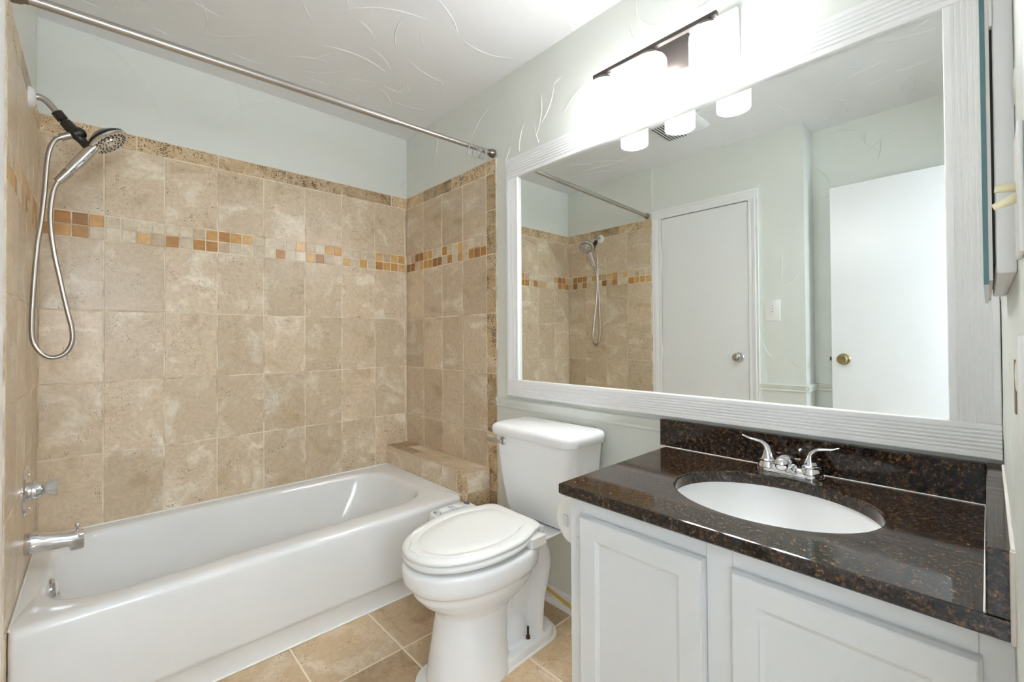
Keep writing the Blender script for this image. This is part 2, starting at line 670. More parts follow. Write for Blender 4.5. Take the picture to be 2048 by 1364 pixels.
cols = [(vy[i], vy[i + 1]) for i in range(4)]
cells = tiled_rows(cols)
for i in range(16):
    for r in range(2):
        cells.append((.0508 * i, .0508 * (i + 1), zMB + r * .05275, zMB + (r + 1) * .05275, 1))
cells += [(.60, .815, 0, .20, 0), (.60, .815, .20, .378, 0)]
jx = [0, .235, .53, .815]
for i in range(3):
    cells.append((jx[i], jx[i + 1], zBB, zTOP, 2))
tile_cells(b, (WL, 0, 0), -EY, EZ, EX, cells)
grout_plane(b, (WL, 0, 0), -EY, EZ, EX, 0, .815, 0, zTOP, 3)
b.box(XT, WL - .001, -.8155, -.812, 0, zTOP, mi=3)
b.box(XT, WL - .0022, -.815, 0, zTOP - .002, zTOP, mi=3)
b.c = [c if c[3] != 1 else (0, 0, 0, .5) for c in b.c]
mk('tile_field', b, ['tile', 'mosaic', 'border', 'grout'], wl, label='stone tiles behind the shower fittings')

b = MB()
b.box(-1.95, XR, -2.67, -1.80, 0, H)
ridges(b, (XR, -1.815, 0), -EY, EZ, EX, 40, 41, lambda u, v: 0 < u < .74 and .87 < v < H, .74, H, .1, .3)
struct(mk('wall_recess', b, 'wall'), 'set-back wall behind the open entry door', 'wall')

b = MB()
b.box(-.93, .1, YF - .10, YF, 0, H)
b.box(-1.95, -.93, YF - .10, YF, 2.05, H)
b.box(-1.95, -1.745, YF - .10, YF, 0, 2.05)
for _ in range(60):    # lumpy paint on the wall seen edge-on
    rx, rz = RND.uniform(-.9, -.05), RND.uniform(.8, 2.0)
    b.sphere((rx, YF, rz), 1, 8, 0, RND.uniform(.008, .03), RND.uniform(.0008, .0022), RND.uniform(.01, .05))
struct(mk('wall_front', b, 'wall'), 'wall with the entry doorway, lumpy white paint', 'wall')

# hall beyond the doorway, with two unseen windows added for fill light in the bathroom
HX0, HX1, HY = -2.3, 2.0, -3.75
b = MB()
WX0, WX1, WZ0, WZ1 = -1.85, -1.30, 1.20, 1.75
b.box(HX0, HX1, HY - .08, HY, 0, WZ0)
b.box(HX0, HX1, HY - .08, HY, WZ1, H)
b.box(HX0, WX0, HY - .08, HY, WZ0, WZ1)
b.box(WX1, HX1, HY - .08, HY, WZ0, WZ1)
b.box(HX0 - .1, HX0, HY, -2.67, 0, H)
b.box(HX0, -1.951, -2.75, -2.67, 0, H)
b.box(.101, HX1, -2.75, -2.67, 0, H)
b.box(HX1, HX1 + .1, HY, -2.67, 0, .35)
b.box(HX1, HX1 + .1, HY, -2.67, 2.25, H)
b.box(HX1, HX1 + .1, HY, HY + .10, .35, 2.25)
b.box(HX1, HX1 + .1, -2.80, -2.67, .35, 2.25)
struct(mk('wall_hall', b, 'ceil'))
b = MB()
b.box(HX0, HX1, HY, -2.671, H, H + .08)
struct(mk('ceiling_hall', b, 'ceil'))
b = MB()
b.box(HX0, HX1, HY, -2.671, -.06, 0)
struct(mk('floor_hall', b, 'lino'))
b = MB()
for y in (HY + .10, -3.245, -2.84):
    b.box(HX1 + .03, HX1 + .07, y, y + .04, .35, 2.25)
for z in (.35, 1.28, 2.21):
    b.box(HX1 + .03, HX1 + .07, HY + .10, -2.80, z, z + .04)
struct(mk('fill_window_1', b, 'trim'))  # added at the hall end, makes the hall glow into the room
b = MB()
for x in (WX0, WX1 - .035):
    b.box(x, x + .035, HY - .06, HY - .02, WZ0, WZ1)
for z in (WZ0, 1.435, WZ1 - .03):
    b.box(WX0 + .035, WX1 - .035, HY - .06, HY - .02, z, z + .03)
struct(mk('fill_window_2', b, 'trim'))  # added far-wall window: fill for the alcove, blue glints in the chrome

# doorway jambs and casing of the entry
b = MB()
b.box(-.945, -.93, YF - .11, YF, 0, 2.05)
b.box(-1.745, -1.73, YF - .11, YF - .036, 0, 2.05)
b.box(-1.745, -.93, YF - .11, YF, 2.035, 2.05)
struct(mk('trim_1', b, 'trim'))


# ------------------------------------------------------------------ doors seen in the mirror
def knob(parent, x, y, z, m1, privacy=False):
    b = MB()
    b.lathe([(.033, 0), (.033, .004), (.029, .009), (.012, .012), (.011, .022), (.016, .026), (.0255, .034), (.0275, .044), (.026, .052), (.020, .056), (.0195, .0535), (.0145, .0535), (.014, .057), (.004, .0575)],
            (x, y, z), (1, 0, 0), 32)
    k = mk('knob', b, m1, parent)
    return k


d1 = struct(thing('door_1', 'flat white closet door between shower tile and light switch', 'door', (XW - .03, -1.19, 0)))
b = MB()
b.box(XW - .034, XW + .003, -1.490, -.8875, .012, 2.036, .002, 1)
dl = mk('leaf', b, 'door', d1)
knob(d1, XW + .003, -1.428, 1.018, 'chrome')['label'] = 'round chrome closet knob'
for z in (1.74, 1.05, .28):
    b = MB()
    b.box(XW + .002, XW + .008, -.8885, -.879, z - .045, z + .045, .001, 1)
    b.tube([(XW + .009, -.884, z - .046), (XW + .009, -.884, z + .046)], .0045, 8)
    mk('hinge', b, 'door', d1)


def casing(b, x, y0, y1, z0, z1, vertical=True, out=1):
    """moulded casing board on a wall facing +x; out = side of the thick outer edge"""
    w = (y1 - y0) if vertical else (z1 - z0)
    prof = [(0, 0), (0, .010), (.15, .012), (.3, .010), (.38, .013), (.7, .017), (.8, .013), (.86, .0155), (1, .0155), (1, 0)]
    rings = []
    for end in (0, 1):
        r = []
        for t, h in prof:
            if vertical:
                yy = y0 + w * t if out > 0 else y1 - w * t
                r.append(Vector((x + h, yy, (z0, z1)[end])))
            else:
                r.append(Vector((x + h, (y0, y1)[end], z0 + w * t)))
        rings.append(r)
    b.loft(rings)


b = MB()
casing(b, XW, -.884, -.8165, 0, 2.041, True, 1)
casing(b, XW, -1.5545, -1.494, 0, 2.041, True, -1)
casing(b, XW, -1.5545, -.8165, 2.041, 2.106, False)
mk('casing', b, 'trim', d1)

d2 = struct(thing('door_2', 'open flat white entry door with brass knob', 'door', (-1.745, -2.3, 0)))
b = MB()
b.box(-1.763, -1.728, -2.60, -1.9165, .012, 2.03, .002, 1)
mk('leaf', b, 'door', d2)
knob(d2, -1.728, -1.975, 1.018, 'brass')['label'] = 'antique brass knob with a push-button lock'
b = MB()
b.box(-1.753, -1.738, -1.918, -1.905, 1.008, 1.030, .002, 1)
mk('latch', b, 'bolt', d2)
for z in (1.82, .22):
    b = MB()
    b.tube([(-1.724, -2.603, z - .045), (-1.724, -2.603, z + .045)], .006, 10)
    mk('hinge', b, 'brass', d2)


# ------------------------------------------------------------------ trims
def rail_profile(z0, z1):
    return [(0, z0), (.006, z0), (.010, z0 + .006), (.008, z0 + .014), (.012, z0 + .022), (.016, z1 - .012), (.018, z1 - .004), (.012, z1), (0, z1)]


def base_profile():
    return [(0, 0), (.022, 0), (.021, .010), (.016, .017), (.011, .019), (.011, .054), (.008, .061), (.004, .065), (0, .066)]


def run(b, prof, x, y0, y1, nx):
    b.loft([[Vector((x + nx * d, y, z)) for d, z in prof] for y in (y0, y1)])


b = MB()
run(b, rail_profile(.815, .860), .006, -1.770, -.880, -1)
struct(mk('trim_2', b, 'wall'), 'painted chair rail behind the toilet tank', 'trim')
b = MB()
run(b, base_profile(), .006, -1.795, -.880, -1)
struct(mk('baseboard_right', b, 'trim'), 'white baseboard behind the toilet', 'baseboard')
b = MB()
run(b, rail_profile(.813, .858), XW, -1.824, -1.556, 1)
run(b, rail_profile(.813, .858), XR, -2.55, -1.806, 1)
b.loft([[Vector((x, -1.806 - d, z)) for d, z in rail_profile(.813, .858)] for x in (XR, XW + .018)])
struct(mk('trim_3', b, 'wall'), 'painted chair rail around the wall corner', 'trim')
b = MB()
run(b, base_profile(), XW, -1.818, -1.556, 1)
run(b, base_profile(), XR, -2.55, -1.806, 1)
struct(mk('baseboard_left', b, 'trim'))

t = thing('yellow_tape', 'yellow strip running slantwise across the white baseboard behind the toilet', 'tape', (-.006, -1.28, .046))
b = MB()
p0, p1 = Vector((-.0055, -1.185, .058)), Vector((-.0055, -1.375, .0215))
d = (p1 - p0).normalized()
nrm = d.cross(Vector((-1, 0, 0))).normalized() * .0085
b.loft([[p + nrm, p + nrm + Vector((-.0015, 0, 0)), p - nrm + Vector((-.0015, 0, 0)), p - nrm] for p in (p0, p0.lerp(p1, .5), p1)])
mk('strip', b, 'yellow', t)

# ------------------------------------------------------------------ tiled ledge at the end of the tub
lg = thing('tiled_ledge', 'low stone-tiled ledge between the tub end and wall', 'ledge', (-.07, -.41, 0))
b = MB()
b.box(-.1415, -.003, -.8225, -.003, .0, .494)
mk('core', b, 'grout', lg)
zl = .4977
b = MB()
cells = [(0, .2, .372, zl, 0), (.2, .4, .372, zl, 0), (.4, .6, .372, zl, 0), (.6, .735, .372, zl, 0), (.735, .826, .30, zl, 1)]
tile_cells(b, (-.145, 0, 0), -EY, EZ, -EX, cells)
grout_plane(b, (-.145, 0, 0), -EY, EZ, -EX, 0, .826, .30, zl, 2)
mk('front_tiles', b, ['tile', 'border', 'grout'], lg)
b = MB()
cells = [(.0, .14, .07, .145, 1), (.14, .48, .07, .145, 0), (.48, .826, .07, .145, 0), (.0, .30, 0, .07, 1), (.30, .58, 0, .07, 0), (.58, .826, 0, .07, 0)]
tile_cells(b, (-.145, 0, zl), -EY, EX, EZ, cells, gap=.003)
grout_plane(b, (-.145, 0, zl), -EY, EX, EZ, 0, .826, 0, .145, 2)
mk('top_tiles', b, ['tile', 'border', 'grout'], lg)
b = MB()
tile_cells(b, (-.145, -.826, 0), EX, EZ, -EY, [(0, .141, .40, zl, 0), (0, .141, .10, .40, 1), (0, .141, 0, .10, 0)])
grout_plane(b, (-.145, -.826, 0), EX, EZ, -EY, 0, .141, 0, zl, 2)
mk('end_tiles', b, ['tile', 'border', 'grout'], lg)

# ------------------------------------------------------------------ bathtub
tb = thing('bathtub', 'white alcove bathtub with overflow plate below the spout', 'bathtub', (-.89, -.39, 0))
b = MB()
X0, X1, YB = WL + .0015, -.1465, -.0015


def outer(yf, z, r=.012):
    return rpoly([(X0, yf), (X1, yf), (X1, YB), (X0, YB)], r, z, 10)


def inner(l, rr, yfl, yfr, ybk, z, rl, rrr):
    return rpoly([(l, yfl), (rr, yfr), (rr, ybk), (l, ybk)], [rl, rrr, rrr, rl], z, 10)


rings = [outer(-.757, 0), outer(-.757, .078), outer(-.760, .082), outer(-.767, .086), outer(-.770, .10), outer(-.779, .340), outer(-.780, .358, .016),
         outer(-.777, .370, .016), outer(-.768, .378, .016), outer(-.754, .381, .016),
         inner(-1.590, -.222, -.705, -.665, -.052, .3795, .17, .19),
         inner(-1.583, -.231, -.698, -.657, -.060, .377, .17, .19),
         inner(-1.577, -.239, -.691, -.650, -.067, .370, .17, .19),
         inner(-1.572, -.246, -.686, -.645, -.072, .355, .17, .19),
         inner(-1.560, -.275, -.676, -.637, -.082, .28, .17, .19),
         inner(-1.540, -.330, -.660, -.625, -.098, .18, .17, .19),
         inner(-1.520, -.385, -.640, -.610, -.115, .11, .16, .18),
         inner(-1.490, -.430, -.610, -.590, -.145, .078, .14, .16),
         inner(-1.440, -.500, -.560, -.545, -.195, .066, .12, .14),
         inner(-1.30, -.70, -.45, -.45, -.30, .062, .06, .06)]
b.loft(rings, True, True)
mk('body', b, 'tub', tb, ang=50)
b = MB()
b.lathe([(.034, 0), (.034, .004), (.029, .011), (.012, .015), (.002, .0155)], (-1.566, -.385, .315), (1, 0, .1), 32)
b.box(-1.556, -1.546, -.392, -.378, .292, .300, .002, 1)
mk('overflow_plate', b, 'chrome', tb, label='round chrome overflow plate')
b = MB()
b.lathe([(.034, 0), (.034, .003), (.02, .005), (.018, .003), (.002, .003)], (-1.36, -.375, .0645), (0, 0, 1), 28)
mk('drain', b, 'chrome', tb)
b = MB()
b.box(X0, X1, -.0065, -.0005, .379, .386, .002, 1)
b.box(X0 - .001, X0 + .005, -.775, -.0065, .379, .386, .002, 1)
b.box(X1 - .005, X1 + .001, -.775, -.0065, .379, .386, .002, 1)
mk('caulk_bead', b, 'caulk', tb)
b = MB()
b.box(-1.60, -.16, -.766, -.756, 0, .007, .003, 1)
mk('floor_caulk', b, 'caulk', tb)

# ------------------------------------------------------------------ tub spout, valve, shower
sp = thing('tub_spout', 'chrome tub spout with a diverter pull over the tub', 'spout', (WL, -.395, .487))
b = MB()
rings = []
for x, ry, rzt, rzb, zc in ((0, .031, .033, .033, 0), (.006, .032, .034, .034, 0), (.03, .031, .033, .034, 0), (.045, .028, .025, .034, -.001), (.085, .027, .022, .031, -.006), (.104, .027, .021, .028, -.009),
                            (.108, .027, .021, .046, -.009), (.136, .026, .020, .046, -.009), (.141, .024, .017, .043, -.009), (.142, .018, .012, .036, -.009)):
    r = []
    for j in range(28):
        a = 2 * PI * j / 28
        cc, ss = math.cos(a), math.sin(a)
        e = .75
        yy = ry * math.copysign(abs(cc) ** e, cc)
        zz = (rzt if ss > 0 else rzb) * math.copysign(abs(ss) ** e, ss)
        r.append(Vector((WL + x, -.395 + yy, .487 + zc + zz)))
    rings.append(r)
b.loft(rings)
mk('spout_body', b, 'chrome', sp, ang=45)
b = MB()
b.lathe([(.004, 0), (.004, .016), (.0085, .018), (.0095, .022), (.008, .026), (.001, .027)], (WL + .125, -.395, .496), (0, 0, 1), 18)
mk('diverter_pull', b, 'chrome', sp)

vl = thing('tub_valve', 'chrome round valve plate with a clear flared knob', 'valve', (WL, -.40, .66))
b = MB()
b.lathe([(.083, 0), (.083, .003), (.078, .008), (.05, .012), (.034, .013)], (WL, -.40, .66), (1, 0, 0), 48)
for z in (.66 - .055, .66 + .055):
    b.lathe([(.005, .008), (.005, .013), (.001, .014)], (WL, -.40, z), (1, 0, 0), 12)
mk('escutcheon', b, 'chrome', vl)
b = MB()
b.lathe([(.029, .011), (.030, .018), (.028, .034), (.022, .044), (.016, .050), (.002, .051)], (WL, -.40, .66), (1, 0, 0), 32)
mk('stem_dome', b, 'chrome', vl)
b = MB()
rings = []
for r, h in ((.014, .046), (.018, .050), (.022, .057), (.0265, .068), (.028, .073), (.025, .077), (.004, .0775)):
    rings.append([Vector((WL + h, -.40 + r * (1 + .07 * math.cos(8 * 2 * PI * j / 48)) * math.cos(2 * PI * j / 48), .66 + r * (1 + .07 * math.cos(8 * 2 * PI * j / 48)) * math.sin(2 * PI * j / 48))) for j in range(48)])
b.loft(rings)
mk('knob', b, 'clear', vl, label='clear fluted plastic knob')

YS = -.35
sh = thing('handheld_shower', 'chrome and black handheld shower head on a looping steel hose', 'shower head', (WL, YS, 1.98))
b = MB()
b.lathe([(.034, 0), (.034, .005), (.030, .012), (.020, .017), (.014, .018)], (WL, YS, 1.978), (1, 0, 0), 32)
mk('wall_flange', b, 'plastic', sh, label='white round wall flange')
b = MB()
b.tube(bez([(-1.626, YS, 1.980), (-1.606, YS, 1.985), (-1.590, YS, 1.980), (-1.576, YS, 1.966), (-1.559, YS, 1.944)], 6), .0105, 16)
mk('arm', b, 'nickel', sh)
b = MB()
b.tube([(-1.5615, YS, 1.947), (-1.546, YS, 1.926)], .0165, 18)
b.tube([(-1.547, YS, 1.928), (-1.538, YS, 1.916)], .011, 14)
b.tube([(-1.541, YS, 1.920), (-1.5115, YS, 1.884)], [.017, .0205], 20)
b.sphere((-1.507, YS, 1.890), .0225, 20)
b.tube(bez([(-1.513, YS, 1.886), (-1.497, YS, 1.866), (-1.484, YS - .004, 1.850), (-1.462, YS - .008, 1.846)], 5), [.021, .020, .018, .016, .015, .0145, .014, .014, .014, .014, .0145, .015, .016, .017, .018, .019], 18)
mk('swivel_bracket', b, 'black', sh, label='black plastic swivel bracket')
HN = Vector((.62, -.18, -.76)).normalized()
HC = Vector((-1.428, YS, 1.884))
b = MB()
b.lathe([(.012, -.040), (.030, -.034), (.052, -.020), (.064, -.010), (.066, -.002), (.066, .003), (.0635, .006)], HC, HN, 48, cap1=True)
mk('head_shell', b, 'black', sh, label='black back of the shower head')
b = MB()
b.lathe([(.0668, -.001), (.0672, .004), (.064, .0075), (.060, .0085), (.044, .0075), (.042, .0060), (.026, .0065), (.024, .010), (.010, .011), (.001, .011)], HC, HN, 48)
fc = mk('spray_face', b, 'chrome', sh)
b = MB()
ta = HN.cross(Vector((0, 1, 0))).normalized()
tbv = HN.cross(ta)
for ring, cnt, rr, off in ((.052, 22, .0034, .0078), (.046, 22, .0026, .0074), (.034, 14, .0032, .0062), (.017, 8, .0024, .0100)):
    for i in range(cnt):
        a = 2 * PI * (i + (.5 if ring < .05 else 0)) / cnt
        pc = HC + (ta * math.cos(a) + tbv * math.sin(a)) * ring + HN * off
        b.lathe([(rr, 0), (rr, .0016), (rr * .4, .0022)], pc, HN, 8)
mk('nozzles', b, 'black', fc, label='dark rubber spray nozzles')
b = MB()
b.tube(bez([(-1.462, YS - .012, 1.852), (-1.478, YS - .006, 1.830), (-1.500, YS, 1.796), (-1.520, YS, 1.765), (-1.533, YS, 1.744)], 5), [.012 + .0075 * math.sin(PI * min(1, (i + 4) / 26)) for i in range(21)], 20)
mk('handle', b, 'chrome', sh)
b = MB()
b.tube([(-1.531, YS, 1.747), (-1.5585, YS, 1.705)], [.0155, .0125], 18)
mk('hose_coupling', b, 'nickel', sh)
b = MB()
b.tube([(-1.552, YS, 1.862), (-1.518, YS, 1.884)], [.0115, .013], 18)
mk('hose_coupling', b, 'nickel', sh)
hose = [(-1.5563, 1.7085), (-1.5671, 1.678), (-1.573, 1.6385), (-1.5764, 1.5686), (-1.5676, 1.4662), (-1.5514, 1.3636), (-1.5339, 1.2599), (-1.5225, 1.1986), (-1.5211, 1.1511), (-1.5334, 1.1144), (-1.5566, 1.096), (-1.5806, 1.0967), (-1.603, 1.1195),
        (-1.616, 1.1553), (-1.6185, 1.2058), (-1.6165, 1.2903), (-1.6080, 1.4607), (-1.5977, 1.5649), (-1.5898, 1.6694), (-1.5854, 1.7567), (-1.5785, 1.814), (-1.5654, 1.8491), (-1.549, 1.864)]
pts = bez([(x, YS + .012 * math.sin(i / 22 * PI), z) for i, (x, z) in enumerate(hose)], 40)
# even spacing for the ribs
L = [0]
for i in range(1, len(pts)):
    L.append(L[-1] + (pts[i] - pts[i - 1]).length)
N = int(L[-1] / .0024)
ev = []
k = 0
for i in range(N + 1):
    s_ = L[-1] * i / N
    while k < len(L) - 2 and L[k + 1] < s_:
        k += 1
    tt = (s_ - L[k]) / max(L[k + 1] - L[k], 1e-9)
    ev.append(pts[k].lerp(pts[k + 1], min(max(tt, 0), 1)))
b = MB()
b.tube(ev, [.0079 if i % 2 else .0066 for i in range(len(ev))], 12)
mk('hose', b, 'steel', sh, ang=80, label='ribbed steel hose')

# ------------------------------------------------------------------ curtain rod and rings
rd = thing('shower_rod', 'brushed steel shower curtain rod across the tub alcove', 'curtain rod', (WL, -.79, 2.07))
RA, RB = Vector((WL + .02, -.783, 2.080)), Vector((-.018, -.862, 2.081))
rod_dir = (RB - RA).normalized()
b = MB()
J = RA.lerp(RB, .68)
b.tube([RA, J], .0135, 20)
mk('outer_tube', b, 'nickel', rd)
b = MB()
b.tube([J - rod_dir * .01, RB], .0108, 20)
mk('inner_tube', b, 'nickel', rd)
for (x0, x1, pp) in ((WL, WL + .026, RA), (0, -.026, RB)):
    b = MB()
    sgn = 1 if x1 > x0 else -1
    b.lathe([(.021, 0), (.022, .006), (.019, .020), (.0145, .027), (.0145, .034)], (x0, pp.y, pp.z), (sgn, 0, 0), 28)
    mk('end_cap', b, 'rodcap', rd, label='dark metal end cap')


def ring_mesh(tilt, yaw):
    b = MB()
    ps = []
    for i in range(41):
        a = 2 * PI * i / 40
        p = Vector((0, math.cos(a) * .021, math.sin(a) * .027 - .0155))
        p.rotate(Matrix.Rotation(tilt, 3, 'Y'))
        p.rotate(Matrix.Rotation(yaw, 3, 'Z'))
        ps.append(p)
    b.tube(ps, .0027, 8, caps=False)
    b.sphere(ps[10] + Vector((0, 0, .001)), .0036, 10)
    return b


ring_spots = [(.130, .35, -.6), (.108, -.25, .45), (.088, .3, .1), (.070, .12, -.3), (.054, -.2, .35), (.041, .1, 0)]
ring_labels = ['clear plastic curtain ring hanging farthest from the wall on the rod', 'second clear curtain ring from the left in the bunch on the rod', 'third clear curtain ring from the left in the bunch on the rod',
               'fourth clear curtain ring from the left, third from the rod end cap', 'clear curtain ring second from the rod end cap by the mirror', 'clear curtain ring touching the rod end cap by the mirror']
rb = ring_mesh(0, 0)
first = None
for (d, tl, yw), lb in zip(ring_spots, ring_labels):
    pos = RB - rod_dir * d
    if first is None:
        first = mk('curtain_ring', rb, 'clear', None, (0, 0, 0))
        o = first
    else:
        o = first.copy()
        COL.objects.link(o)
    o.location = pos
    o.rotation_euler = (0, tl * .6, yw + .05)
    tag(o, lb, 'curtain ring', 'clear rings bunched at the end of the shower rod')

# ------------------------------------------------------------------ toilet
YT = -1.301
to = thing('toilet', 'white two-piece toilet with lid closed beside the tub', 'toilet', (-.35, YT, 0))


def egg(xb, xt, hw, z, n=56, xc=None, eb=2.8, shear=0.0, yc=YT):
    xc = xc if xc is not None else xt + (xb - xt) * .56
    out = []
    for j in range(n):
        a = 2 * PI * j / n
        cc, ss = math.cos(a), math.sin(a)
        if cc < 0:
            e = 2.15
            x = xc + (xc - xt) * -abs(cc) ** (2 / e)
        else:
            e = eb
            x = xc + (xb - xc) * abs(cc) ** (2 / e)
        y = yc + hw * math.copysign(abs(ss) ** (2 / e), ss)
        out.append(Vector((x, y, z + shear * (x - xt))))
    return out


b = MB()
b.loft([egg(-.365, -.652, .126, 0, eb=2.4, xc=-.50), egg(-.365, -.656, .127, .012, eb=2.4, xc=-.50), egg(-.37, -.641, .118, .10, eb=2.3, xc=-.50), egg(-.36, -.624, .108, .20, eb=2.3, xc=-.49), egg(-.345, -.622, .110, .235, eb=2.3, xc=-.48), egg(-.32, -.640, .124, .258, eb=2.4),
        egg(-.29, -.682, .147, .290), egg(-.275, -.706, .161, .318), egg(-.270, -.709, .1655, .336), egg(-.262, -.715, .169, .344), egg(-.256, -.728, .177, .352), egg(-.252, -.737, .182, .368), egg(-.25, -.741, .185, .390),
        egg(-.25, -.742, .186, .408), egg(-.25, -.739, .184, .418), egg(-.255, -.731, .178, .424)])
# deck under the tank
b.loft([rrect(-.30, -.16, YT - .05, YT + .05, .03, .365), rrect(-.32, -.09, YT - .085, YT + .085, .04, .392), rrect(-.33, -.05, YT - .125, YT + .125, .045, .410), rrect(-.33, -.035, YT - .150, YT + .150, .045, .420), rrect(-.33, -.035, YT - .152, YT + .152, .045, .426)])
# trapway
tr = bez([(-.46, YT, .08), (-.415, YT, .165), (-.355, YT, .265), (-.290, YT, .345), (-.236, YT, .372), (-.194, YT, .348), (-.178, YT, .292), (-.192, YT, .228), (-.214, YT, .165), (-.222, YT, .09), (-.222, YT, .0)], 5)
b.tube(tr, .036, 20, flat=(1, 2.45))
b.box(-.46, -.20, YT - .035, YT + .035, .0, .34)
# foot
b.loft([rpoly([(-.60, YT - .115), (-.125 - q, YT - .092), (-.125 - q, YT + .092), (-.60, YT + .115)], [.05, .08, .08, .05], z, 8) for z, q in ((0, 0), (.024, 0), (.034, .008))])
b.sphere((-.325, YT - .002, .055), 1, 24, 0, .095, .060, .085)
fuse('bowl', b, 'porcelain', .0045, to, 6)

b = MB()


YK = -1.318


def tank_ring(z, hw, xf, r=.045):
    return rpoly([(xf, YK - hw), (-.022, YK - hw), (-.022, YK + hw), (xf, YK + hw)], [r, .02, .02, r], z, 8)


b.loft([tank_ring(.4275, .140, -.180), tank_ring(.438, .168, -.194), tank_ring(.462, .178, -.200), tank_ring(.60, .196, -.215), tank_ring(.750, .2125, -.226)])
mk('tank', b, 'porcelain', to)
b = MB()


def lid_ring(z, hw, xf, r=.055, back=-.016):
    return rpoly([(xf, YK - hw), (back, YK - hw), (back, YK + hw), (xf, YK + hw)], [r, .03, .03, r], z, 10)


b.loft([lid_ring(.7505, .221, -.236), lid_ring(.753, .226, -.241), lid_ring(.776, .2285, -.243), lid_ring(.786, .2255, -.240), lid_ring(.793, .218, -.232), lid_ring(.7965, .205, -.218, .05, -.024)])
mk('tank_lid', b, 'porcelain', to, ang=60)
b = MB()
YLV = -1.325
b.lathe([(.0155, 0), (.0165, .005), (.013, .010), (.010, .012)], (-.2225, YLV + .150, .727), (-1, 0, 0), 24)
b.tube(bez([(-.236, YLV + .150, .727), (-.243, YLV + .155, .727), (-.247, YLV + .175, .729), (-.250, YLV + .205, .727), (-.252, YLV + .222, .733)], 4), [.008, .008, .0075, .007, .0065, .006, .006, .006, .006, .0065, .007, .0075, .008, .008, .008, .0075, .006], 14)
mk('flush_lever', b, 'nickel', to, label='worn metal flush lever')
# seat ring and lid
def seat(xb, xt, hw, z, hb, r=.05, shear=.030):
    """seat outline: round front, sides tapering to a straight back edge of half width hb"""
    xc = xt + (xb - xt) * .60
    pts = []
    n = 24
    for j in range(n + 1):      # front half, from right side round the tip to the left side
        a = PI / 2 + PI * j / n
        cc, ss = math.cos(a), math.sin(a)
        pts.append((xc - (xc - xt) * abs(cc) ** .93, YT + hw * math.copysign(abs(ss) ** .93, ss)))
    yl = YT - hw
    for t in (.25, .5, .75):
        pts.append((xc + (xb - r - xc) * t, YT - (hw + (hb - hw) * t ** 2.0)))
    for j in range(7):
        a = -PI / 2 + PI / 2 * j / 6
        pts.append((xb - r + r * math.cos(a), YT - hb + r + r * math.sin(a)))
    for j in range(7):
        a = PI / 2 * j / 6
        pts.append((xb - r + r * math.cos(a), YT + hb - r + r * math.sin(a)))
    for t in (.75, .5, .25):
        pts.append((xc + (xb - r - xc) * t, YT + (hw + (hb - hw) * t ** 2.0)))
    return [Vector((x, y, z + shear * (x - xt))) for x, y in pts]


SH = .030
b = MB()
z0 = .4335
so = [seat(-.282, xt + .014, hw - .002, z, hb) for xt, hw, z, hb in ((-.747, .184, z0, .146), (-.751, .188, z0 + .006, .150), (-.750, .187, z0 + .014, .149), (-.744, .181, z0 + .0185, .143))]
si = [seat(-.335, xt + .014, hw, z, hb) for xt, hw, z, hb in ((-.690, .130, z0 + .0185, .10), (-.680, .121, z0 + .010, .09), (-.682, .123, z0, .092))]
b.loft(so + si + [so[0]], False, False)
mk('seat', b, 'plastic', to, ang=60)
b = MB()
z1 = z0 + .0205
lr = [seat(xb - .012, xt + .014, hw - .002, z, hb) for xb, xt, hw, z, hb in ((-.266, -.746, .182, z1, .144), (-.260, -.752, .188, z1 + .004, .150), (-.259, -.753, .189, z1 + .010, .151), (-.264, -.748, .184, z1 + .016, .146), (-.274, -.738, .175, z1 + .0195, .138), (-.288, -.722, .160, z1 + .0205, .126),
                                                        (-.296, -.705, .146, z1 + .0208, .114), (-.299, -.702, .1435, z1 + .0192, .1115), (-.302, -.698, .140, z1 + .0192, .108), (-.306, -.694, .137, z1 + .0212, .105), (-.33, -.65, .10, z1 + .0222, .075))]
b.loft(lr)
# raised scrolls on the rim of the lid
for s_ in (-1, 1):
    for a0, a1 in ((.42, .62), (.64, .80)):
        ps = []
        for i in range(15):
            t_ = a0 + (a1 - a0) * i / 14
            aa = PI / 2 + s_ * 0
            ang_ = PI * (.5 + (t_ - .3)) if s_ > 0 else -PI * (.5 + (t_ - .3))
            wob = .006 * math.sin(i / 14 * 2 * PI)
            x = -.478 + (.238 - wob) * math.cos(ang_)
            y = YT + (.163 - wob) * math.sin(ang_)
            ps.append(Vector((x, y, z1 + .0198 + .030 * (x + .752))))
        b.tube(ps, [.0032 * math.sin(PI * (i + .6) / 15.2) + .0004 for i in range(15)], 8)
mk('seat_lid', b, 'plastic', to, ang=60)
for s_ in (-1, 1):
    b = MB()
    b.box(-.280, -.252, YT + s_ * .110 - .018, YT + s_ * .110 + .018, .437, .464, .005, 3)
    b.tube([(-.276, YT + s_ * .085, .464), (-.276, YT + s_ * .132, .464)], .0065, 14)
    mk('seat_hinge', b, 'plastic', to)
b = MB()
bx, by = -.285, -1.3735
b.lathe([(.0175, .033), (.0175, .038), (.015, .041), (.006, .041)], (bx, by, 0), (0, 0, 1), 24)
mk('bolt_washer', b, 'plastic', to)
b = MB()
b.lathe([(.0085, .041), (.0085, .049), (.0045, .050), (.0042, .084), (.001, .085)], (bx, by, 0), (0, 0, 1), 12)
mk('floor_bolt', b, 'bolt', to, label='rusty exposed floor bolt')
b = MB()
b.loft([rpoly([(-.69, YT - .120), (-.108, YT - .103), (-.108, YT + .103), (-.69, YT + .120)], [.10, .09, .09, .10], z, 8) for z in (.0, .005)])
mk('base_caulk', b, 'caulk', to)

